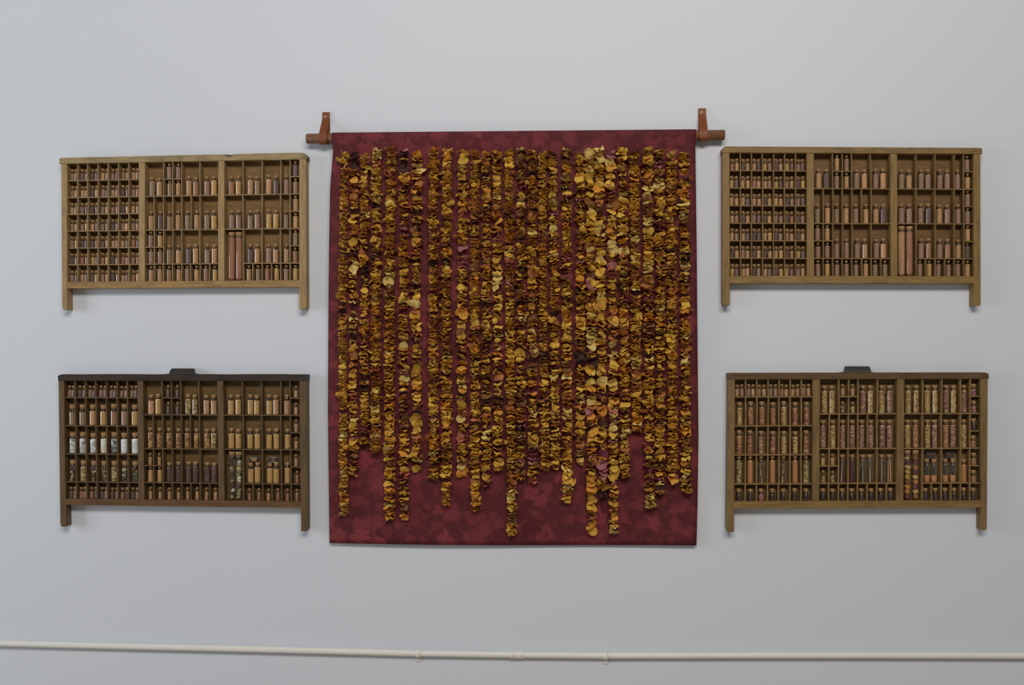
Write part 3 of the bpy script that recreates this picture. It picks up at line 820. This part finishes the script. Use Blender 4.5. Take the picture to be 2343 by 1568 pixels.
def build_tray(key, T):
    rng = random.Random(ord(key))
    tl, tr, bl, br = T['tl'], T['tr'], T['bl'], T['br']
    def XZ(px, py): p = W(px, py, FD); return (p.x, p.z)
    base = W((bl[0] + br[0]) / 2, max(T['legs']), 0)
    root = thing('wooden_type_tray', base, TLABEL[key], 'tray', 'type trays full of vials on the wall')
    wh = m_wood('tray_wood_horizontal_' + key, T['frame'], 'x'); wv = m_wood('tray_wood_upright_' + key, T['frame'], 'z')
    wt = m_wood('tray_top_rail_' + key, T['toprail'], 'x', 0.5, mul(T['toprail'], 0.35), 0.7)
    wl = m_wood('tray_low_rail_' + key, T['low'], 'x', 0.55, mul(T['low'], 0.45), 0.5)
    wi = m_wood('tray_back_' + key, T['inner'], 'x', 0.55, mul(T['inner'], 0.45), 0.6)
    wd = m_wood('tray_partition_' + key, mul(T['frame'], {'A': .78, 'B': .85, 'C': 1.0, 'D': 1.3}[key]), 'z', 0.6)
    # --- grid
    def yat(px, unit):
        f = (px - tl[0]) / (tr[0] - tl[0])
        yt = tl[1] + (tr[1] - tl[1]) * f; yb = bl[1] + (br[1] - bl[1]) * f
        return yt + (yb - yt) * unit / 7.0
    bays = [((tl[0], bl[0]), (T['m1'][0], T['m1'][2])), ((T['m1'][1], T['m1'][3]), (T['m2'][0], T['m2'][2])), ((T['m2'][1], T['m2'][3]), (tr[0], br[0]))]
    def xat(bay, f, unit):
        (a0, a1), (b0, b1) = bays[bay]
        k = unit / 7.0
        xa = a0 + (a1 - a0) * k; xb = b0 + (b1 - b0) * k
        return xa + (xb - xa) * f
    # --- frame
    def quadobj(name, q, d0, d1, mat, bev=0.0012):
        return prism(name, [XZ(*p) for p in q], d0, d1, mat, root, bev)
    quadobj('back_panel', [(tl[0] - 4, bl[1] + 6), (br[0] + 4, br[1] + 6), (tr[0] + 4, tr[1] - 5), (tl[0] - 4, tl[1] - 5)], 0.0005, BK, wi, 0)
    # top rail with worn corners and chips: a long grid profile
    (x0, y0), (x1, y1), (x2, y2), (x3, y3) = T['rail']
    n = 96; vs_, fs = [], []
    chips = {'A': [(0.688, 0.018, 0.42), (0.29, 0.02, 0.10)], 'B': [], 'C': [(0.80, 0.06, 0.10)], 'D': [(0.1, 0.02, 0.08)]}[key]
    for i in range(n + 1):
        f = i / n
        xt = x0 + (x1 - x0) * f
        yt = y0 + (y1 - y0) * f; yb = y3 + (y2 - y3) * f
        ed_r = (1 - f) * (x1 - x0); ed_l = f * (x1 - x0)
        cut = 0.0
        if key == 'A': cut = max(0, 1 - ed_r / 9.0) ** 1.6 * 8.0 + max(0, 1 - ed_l / 3) * 1.0
        if key == 'B': cut = max(0, 1 - ed_l / 7.0) * 5.5 + max(0, 1 - ed_r / 3) * 1.5
        if key == 'C': cut = max(0, 1 - ed_l / 4.0) * 3.0 + max(0, 1 - ed_r / 2) * 0.8 + 0.5 * max(0, math.sin(f * 21))
        if key == 'D': cut = max(0, 1 - ed_r / 6.0) * 3.0 + max(0, 1 - ed_l / 2) * 0.8
        ch = 0.0
        for cf, cw_, cd in chips:
            ch = max(ch, max(0.0, 1 - ((f - cf) / cw_) ** 2) * cd)
        hgt = yb - yt
        jag = 0.25 * noise.noise(Vector((f * 40, ord(key), 0)))
        pts = []
        tZ = XZ(xt, yt + cut + jag)[1]; bZ = XZ(xt, yb)[1]; fz = XZ(xt, yt + cut + jag + hgt * ch)[1]
        X = XZ(xt, yt)[0]
        dch = 0.012 * ch / 0.42 if ch else 0.0
        fd = FD + 0.001
        ring = [(X, -0.0005, bZ), (X, -fd + .0012, bZ), (X, -fd, bZ + .0012), (X, -fd, min(fz, tZ - .0012)), (X, -fd + max(.0012, dch), tZ - (.0 if not ch else .0004)), (X, -0.0005, tZ)]
        vs_ += ring
    mats = []
    for i in range(n):
        for k in range(6):
            k2 = (k + 1) % 6
            fs.append([i * 6 + k, i * 6 + k2, (i + 1) * 6 + k2, (i + 1) * 6 + k])
    fs += [[0, 1, 2, 3, 4, 5][::-1], [n * 6 + k for k in range(6)]]
    rail = mesh_obj('top_rail', vs_, fs, wt, root)
    if key == 'A':
        rail.data.materials.append(m_wood('broken_dark_wood', (0.075, 0.036, 0.022), 'x'))
        for i in range(n):
            f = (i + .5) / n
            if any(abs(f - cf) < cw_ * .95 and cd > .3 for cf, cw_, cd in chips): rail.data.polygons[i * 6 + 3].material_index = 1
            if (1 - f) * (x1 - x0) < 7: rail.data.polygons[i * 6 + 3].material_index = 1; rail.data.polygons[i * 6 + 4].material_index = 1
        rail.data.polygons[len(fs) - 1].material_index = 1
    bm = bmesh.new(); bm.from_mesh(rail.data); bmesh.ops.recalc_face_normals(bm, faces=bm.faces); bm.to_mesh(rail.data); bm.free()
    # side posts running down into legs with slightly tapered ends
    for which, (a0, a1, b0, b1), ty, leg in (('l', T['lp'], y3, T['legs'][0]), ('r', T['rp'], y2, T['legs'][1])):
        k = (leg - ty) / (T['lowb'][0] - ty)
        c0 = a0 + (b0 - a0) * k; c1 = a1 + (b1 - a1) * k
        q = [XZ(c0 + 2.2 * (which == 'l'), leg), XZ(c1 - 1.5 * (which == 'r'), leg), XZ(c1, leg - 7), XZ(a1, ty), XZ(a0, ty), XZ(c0, leg - 9)]
        prism('side_post', q, 0.0005, FD, wv, root, 0.0014)
    quadobj('bottom_rail', [(bl[0] - 2, T['lowb'][0]), (br[0] + 3.5, T['lowb'][1]), (br[0] + 3.5, br[1]), (bl[0] - 2, bl[1])], 0.0005, FD - .0004, wl)
    for mm in (T['m1'], T['m2']):
        quadobj('mullion', [(mm[2], yat(mm[2], 7)), (mm[3], yat(mm[3], 7)), (mm[1], yat(mm[1], 0)), (mm[0], yat(mm[0], 0))], BK, FD - .0006, wv)
    # --- partitions
    def shelf(bay, f0, f1, unit):
        a = xat(bay, f0, unit); b = xat(bay, f1, unit)
        j0, j1 = rng.uniform(-.5, .5), rng.uniform(-.5, .5)
        ya, yb_ = yat(a, unit) + j0 * .6, yat(b, unit) + j1 * .6
        quadobj('shelf', [(a, ya + 1.2), (b, yb_ + 1.2), (b, yb_ - 1.2), (a, ya - 1.2)], BK, DD + rng.uniform(-.0006, .0006), wd, 0.0003)
    def upright(bay, f, u0, u1):
        lean = rng.gauss(0, .5)
        a = xat(bay, f, u0) + lean; b = xat(bay, f, u1)
        ya, yb_ = yat(a, u0), yat(b, u1)
        quadobj('divider', [(b - 1.15, yb_), (b + 1.15, yb_), (a + 1.15, ya), (a - 1.15, ya)], BK, DD + rng.uniform(-.0002, .0012), wd, 0.0003)
    def cell(bay, f0, f1, u1):
        """world X range and shelf-top Z of a cell whose floor is at unit u1"""
        a = XZ(xat(bay, f0, u1), yat(xat(bay, f0, u1), u1)); b = XZ(xat(bay, f1, u1), yat(xat(bay, f1, u1), u1))
        return a, b
    tw = T['word']
    def fillcell(bay, f0, f1, u0, u1, kind, fills, rowname, slot, bayname, gap=16.6, group=None):
        a, b = cell(bay, f0, f1, u1)
        nf = len(fills)
        for i, fl in enumerate(fills):
            off = (i - (nf - 1) / 2) * gap * S
            X = (a[0] + b[0]) / 2 + off + rng.gauss(0, .5) * S
            zf = a[1] + (b[1] - a[1]) * (X - a[0]) / (b[0] - a[0])
            thick = 1.2 * S if u1 < 7 else 0.0
            r = KM[kind][3]
            dc = max(DD - .0035 - r, BK + r + .0006)
            if kind in ('tiny', 'slim'): dc = DD - .006 - r
            kw = KIND[kind][6]
            if kind == 'slim': kw = 'tiny vial'
            pos = ORD[slot] + ' slot'
            lab = kw + ' of ' + fill_word(fl) + ', ' + (('first' if i == 0 else 'second') + ' in ' if nf == 2 else '') + pos + ', ' + rowname + ', ' + bayname + ', ' + tw
            bottle(kind, X, zf + thick - .0002, dc, fl, lab, group or (KIND[kind][6] + 's in the ' + tw), rng)
    RN = ['top row', 'second row', 'third row', 'fourth row', 'fifth row', 'sixth row', 'bottom row']
    # left bay
    if T['small']:
        lines = [0, 1, 2, 3, 4, 5, 6, 7]
    else:
        lines = [0, 1, 2.67, 4.34, 6.01, 7]
    for u in lines[1:-1]: shelf(0, 0, 1, u)
    for ri, (u0, u1) in enumerate(zip(lines, lines[1:])):
        for c in range(1, 7): upright(0, c / 7, u0, u1)
    bn = 'grid bay'
    if T['small']:
        L = LEFT_A if key == 'A' else LEFT_B
        for ri, s in enumerate(L):
            for ci, pr in enumerate(s.split()):
                fillcell(0, ci / 7, (ci + 1) / 7, ri, ri + 1, 'tiny', list(pr), RN[ri] if ri < 6 else 'bottom row', ci, bn, 10.6)
    else:
        spec = {'C': [('tiny', 'mp dp md mp md rm gd'), ('jar', 'g g o y r m y'), ('jar', 'feather feather feather shell greyfluff fluff fluff'),
                      ('jar', 'herbs_loose herb herbs_loose herbs_loose herb herbs_loose herbs_loose'), ('tiny', 'dg rm rd dm dm rd dm')],
                'D': [('tiny', 'tm mt gt gm rt yr mt'), ('mid', 'yellowmix redmix redmix redmix yellowmix redmix redmix'), ('mid', 'redmix redmix pinkmix redmix yellowmix yellowmix redmix'),
                      ('stick', 'herb orange herbs_loose orange herbs_loose orange herb'), ('mini', 'darkbits darkbits rosebits darkbits darkbits darkbits darkbits')]}[key]
        rn5 = ['top row', 'second row', 'third row', 'fourth row', 'bottom row']
        for ri, (kd, s) in enumerate(spec):
            for ci, tk in enumerate(s.split()):
                fl = list(tk) if kd == 'tiny' else [tk]
                fillcell(0, ci / 7, (ci + 1) / 7, lines[ri], lines[ri + 1], kd, fl, rn5[ri], ci, bn, 10.6)
    # middle and right bays
    big = {'A': 'tall', 'B': 'tall', 'C': 'flask', 'D': 'stick'}[key]
    one = {'A': 'single', 'B': 'single', 'C': 'flask', 'D': 'stick'}[key]
    hlf = {'A': 'half', 'B': 'half', 'C': 'slim', 'D': 'tiny'}[key]
    low = {'A': 'half', 'B': 'half', 'C': 'slim', 'D': 'mini'}[key]
    rn4 = ['top row', 'second row', 'third row', 'bottom row']
    mid = MID[key]
    bn = 'middle bay'
    for u in (2, 4, 6): shelf(1, 0, 1, u)
    E = 1 / 8.0
    # row 1
    p = mid[0].split('|'); h1, h2 = p[1].split('/')
    fillcell(1, 0, 2 * E, 0, 2, big, toks(p[0]), rn4[0], 0, bn)
    shelf(1, 2 * E, 4 * E, 1)
    for i in range(2):
        fillcell(1, (2 + i) * E, (3 + i) * E, 0, 1, hlf, [h1.split()[i]], 'upper half of top row', 1 + i, bn)
        fillcell(1, (2 + i) * E, (3 + i) * E, 1, 2, hlf, [h2.split()[i]], 'lower half of top row', 1 + i, bn)
    fillcell(1, 4 * E, 6 * E, 0, 2, big, toks(p[2]), rn4[0], 3, bn); fillcell(1, 6 * E, 1, 0, 2, big, toks(p[3]), rn4[0], 4, bn)
    for c in (2, 3, 4, 6): upright(1, c * E, 0, 2)
    # row 2
    p = mid[1].split('|')
    for i, fl in enumerate(p[0].split()): fillcell(1, i * E, (i + 1) * E, 2, 4, one, [fl], rn4[1], i, bn)
    fillcell(1, 6 * E, 1, 2, 4, big, toks(p[1]), rn4[1], 6, bn)
    for c in range(1, 7): upright(1, c * E, 2, 4)
    # row 3
    p = mid[2].split('|'); h1, h2 = p[0].split('/')
    shelf(1, 0, 2 * E, 5)
    for i in range(2):
        fillcell(1, i * E, (i + 1) * E, 4, 5, hlf, [h1.split()[i]], 'upper half of third row', i, bn)
        fillcell(1, i * E, (i + 1) * E, 5, 6, ('half' if key == 'C' else hlf), [h2.split()[i]], 'lower half of third row', i, bn)
    for i, fl in enumerate(p[1].split()): fillcell(1, (2 + i) * E, (3 + i) * E, 4, 6, one, [fl], rn4[2], 2 + i, bn)
    fillcell(1, 4 * E, 6 * E, 4, 6, big, toks(p[2]), rn4[2], 4, bn); fillcell(1, 6 * E, 1, 4, 6, big, toks(p[3]), rn4[2], 5, bn)
    for c in (1, 2, 3, 4, 6): upright(1, c * E, 4, 6)
    # row 4
    for i, fl in enumerate(mid[3].split()): fillcell(1, i * E, (i + 1) * E, 6, 7, low, [fl], rn4[3], i, bn)
    for c in range(1, 8): upright(1, c * E, 6, 7)
    # right bay
    rt = RIGHT[key]; bn = 'tube bay'
    shelf(2, 0, 1, 2); shelf(2, 0, 1, 4); shelf(2, 2 * E, 1, 6)
    for u in (1, 3, 5): shelf(2, 7 * E, 1, u)
    for ri, (u0, u1) in enumerate(((0, 2), (2, 4), (4, 6))):
        p = rt[ri].split('|')
        if ri == 2: fillcell(2, 0, 2 * E, 4, 7, 'tube', toks(p[0]), 'two lowest rows', 0, bn, 17.2)
        else: fillcell(2, 0, 2 * E, u0, u1, big, toks(p[0]), rn4[ri], 0, bn)
        b2 = 'mid' if (key == 'D' and ri == 2) else big
        fillcell(2, 2 * E, 4 * E, u0, u1, b2, toks(p[1]), rn4[ri], 1, bn)
        fillcell(2, 4 * E, 6 * E, u0, u1, b2, toks(p[2]), rn4[ri], 2, bn)
        fillcell(2, 6 * E, 7 * E, u0, u1, 'mid' if (key == 'D' and ri == 2) else one, toks(p[3]), rn4[ri], 3, bn)
        hh = p[4].split(); hk = 'mini' if key == 'D' else hlf
        fillcell(2, 7 * E, 1, u0, u0 + 1, hk, [hh[0]], 'upper half of ' + rn4[ri], 4, bn)
        fillcell(2, 7 * E, 1, u0 + 1, u1, hk, [hh[1]], 'lower half of ' + rn4[ri], 4, bn)
        for c in (2, 4, 6, 7): upright(2, c * E, u0, u1)
    upright(2, 2 * E, 6, 7)
    for i, fl in enumerate(rt[3].split()): fillcell(2, (2 + i) * E, (3 + i) * E, 6, 7, low, [fl], rn4[3], i, bn)
    for c in range(3, 8): upright(2, c * E, 6, 7)
    # --- pull on the rail of the two dark trays
    if key in 'CD':
        cx = 416.5 if key == 'C' else 1962.5
        top = 843.5 if key == 'C' else 838.5
        seat = 857.3 if key == 'C' else 853.6
        cw_ = 0.040
        c = W(cx, seat, FD * .6)
        zt = W(cx, top, FD * .6).z
        hd = bpy.data.objects.new('pull', None)
        pl = [(-.0505, -.034), (.0505, -.034), (.0505, -.004), (-.0505, -.004)]
        vs_ = [(c.x + x, y, c.z - .0006) for x, y in pl] + [(c.x + x, y, c.z + .0022) for x, y in pl]
        box = [[3, 2, 1, 0], [4, 5, 6, 7], [0, 1, 5, 4], [1, 2, 6, 5], [2, 3, 7, 6], [3, 0, 4, 7]]
        bp = mesh_obj('pull', vs_, box, M['black_pull'], root)
        bp['label'] = 'black metal cup pull'
        # hood: arched cup, open towards the front underneath
        vs_, fs = [], []
        H = zt - c.z
        NA = 8
        for j in range(NA + 1):
            q = j / NA
            an = q * PI / 2
            y = -.031 + .020 * math.sin(an) * .9
            z = c.z + .002 + (H - .002) * math.sin(an) ** .8
            hwid = .0405 - .0035 * q
            yy = -.031 + .018 * q
            for sx in (-1, 1): vs_.append((c.x + sx * hwid, yy, z))
        kk = len(vs_)
        for sx in (-1, 1): vs_.append((c.x + sx * .037, -.009, c.z + H))
        for sx in (-1, 1): vs_.append((c.x + sx * .0405, -.009, c.z + .002))
        for j in range(NA): fs.append([j * 2, j * 2 + 1, j * 2 + 3, j * 2 + 2])
        fs.append([NA * 2, NA * 2 + 1, kk + 1, kk])
        fs.append([kk, kk + 1, kk + 3, kk + 2])
        fs.append([j * 2 for j in range(NA + 1)] + [kk, kk + 2]); fs.append([j * 2 + 1 for j in range(NA + 1)] + [kk + 1, kk + 3])
        off = Vector(bp.parent.location)
        hood = mesh_obj('hood', vs_, fs, M['black_pull'], root)
        hood.parent = bp
        bm = bmesh.new(); bm.from_mesh(hood.data); bmesh.ops.recalc_face_normals(bm, faces=bm.faces); bm.to_mesh(hood.data); bm.free()
        bpy.data.objects.remove(hd)
        # two little glass boxes lying across the corks
        for bi, (f0, f1) in enumerate(((2, 4), (4, 6))):
            a, b = cell(2, f0 * E, f1 * E, 6)
            kd = 'flask' if key == 'C' else 'mid'
            zc = (a[1] + b[1]) / 2 + 1.2 * S + KM[kd][4] * 1.012
            X = (a[0] + b[0]) / 2 + (.5 if bi else -.5) * S
            dcx = max(DD - .0035 - KM[kd][3], BK + KM[kd][3] + .0006)
            wq, hq, dq = 10.5 * S, 6.6 * S, .0065
            lab = {('C', 0): 'tiny glass box of reddish spikes lying on corks in dark-railed tray', ('C', 1): 'tiny glass box with pale bars lying on corks in dark-railed tray',
                   ('D', 0): 'tiny glass box of dark plum flakes on corks beside the bud-filled test tubes', ('D', 1): 'tiny glass box of dark plum flakes on corks beside the orange powder bottle'}[(key, bi)]
            g = thing('glass_box', Vector((X, -dcx, zc)), lab, 'box', 'tiny glass boxes on corks')
            def bx(nm, x, y, z0, z1, mt, par):
                v = [(sx * x, sy * y, zz) for zz in (z0, z1) for sy in (-1, 1) for sx in (-1, 1)]
                f_ = [[0, 2, 3, 1], [4, 5, 7, 6], [0, 1, 5, 4], [2, 6, 7, 3], [0, 4, 6, 2], [1, 3, 7, 5]]
                return put(nm, mesh_from(nm, (v, f_), False), (0, 0, 0), par, mt)
            bx('glass', wq, dq, 0, 2 * hq, M['glass'], g)
            bx('filling', wq * .86, dq * .8, hq * .2, hq * 1.75, FM['darkbits'], g)
            if key == 'C':
                if bi == 0:
                    for q in range(7):
                        x = (-.75 + 1.5 * q / 6) * wq
                        stalk(g, (x * .8, -dq * .9, hq * .9), (x, -dq * .92, hq * 1.9), .0007, 'ivory', 'spike')
                    put('red_clump', BLOBS[1], (0, -dq * .75, hq * .75), g, PM['rust'], (0, 0, 0), (wq * .6, dq * .3, hq * .5))
                else:
                    for (p0, p1) in (((-.8, 1.85), (.8, 1.85)), ((-.8, .15), (.8, .15)), ((.1, .15), (.1, 1.85))):
                        stalk(g, (p0[0] * wq, -dq * .95, p0[1] * hq), (p1[0] * wq, -dq * .95, p1[1] * hq), .0007, 'ivory', 'pale_bar')
            else:
                for (p0, p1) in (((-.9, .1), (-.9, 1.9)), ((.9, .1), (.9, 1.9)), ((-.9, 1.9), (.9, 1.9)), ((-.9, .1), (.9, .1))):
                    stalk(g, (p0[0] * wq, -dq * .97, p0[1] * hq), (p1[0] * wq, -dq * .97, p1[1] * hq), .0005, 'grey', 'frame_edge')
    return root
for key in 'ABCD':
    build_tray(key, TRAYS[key])
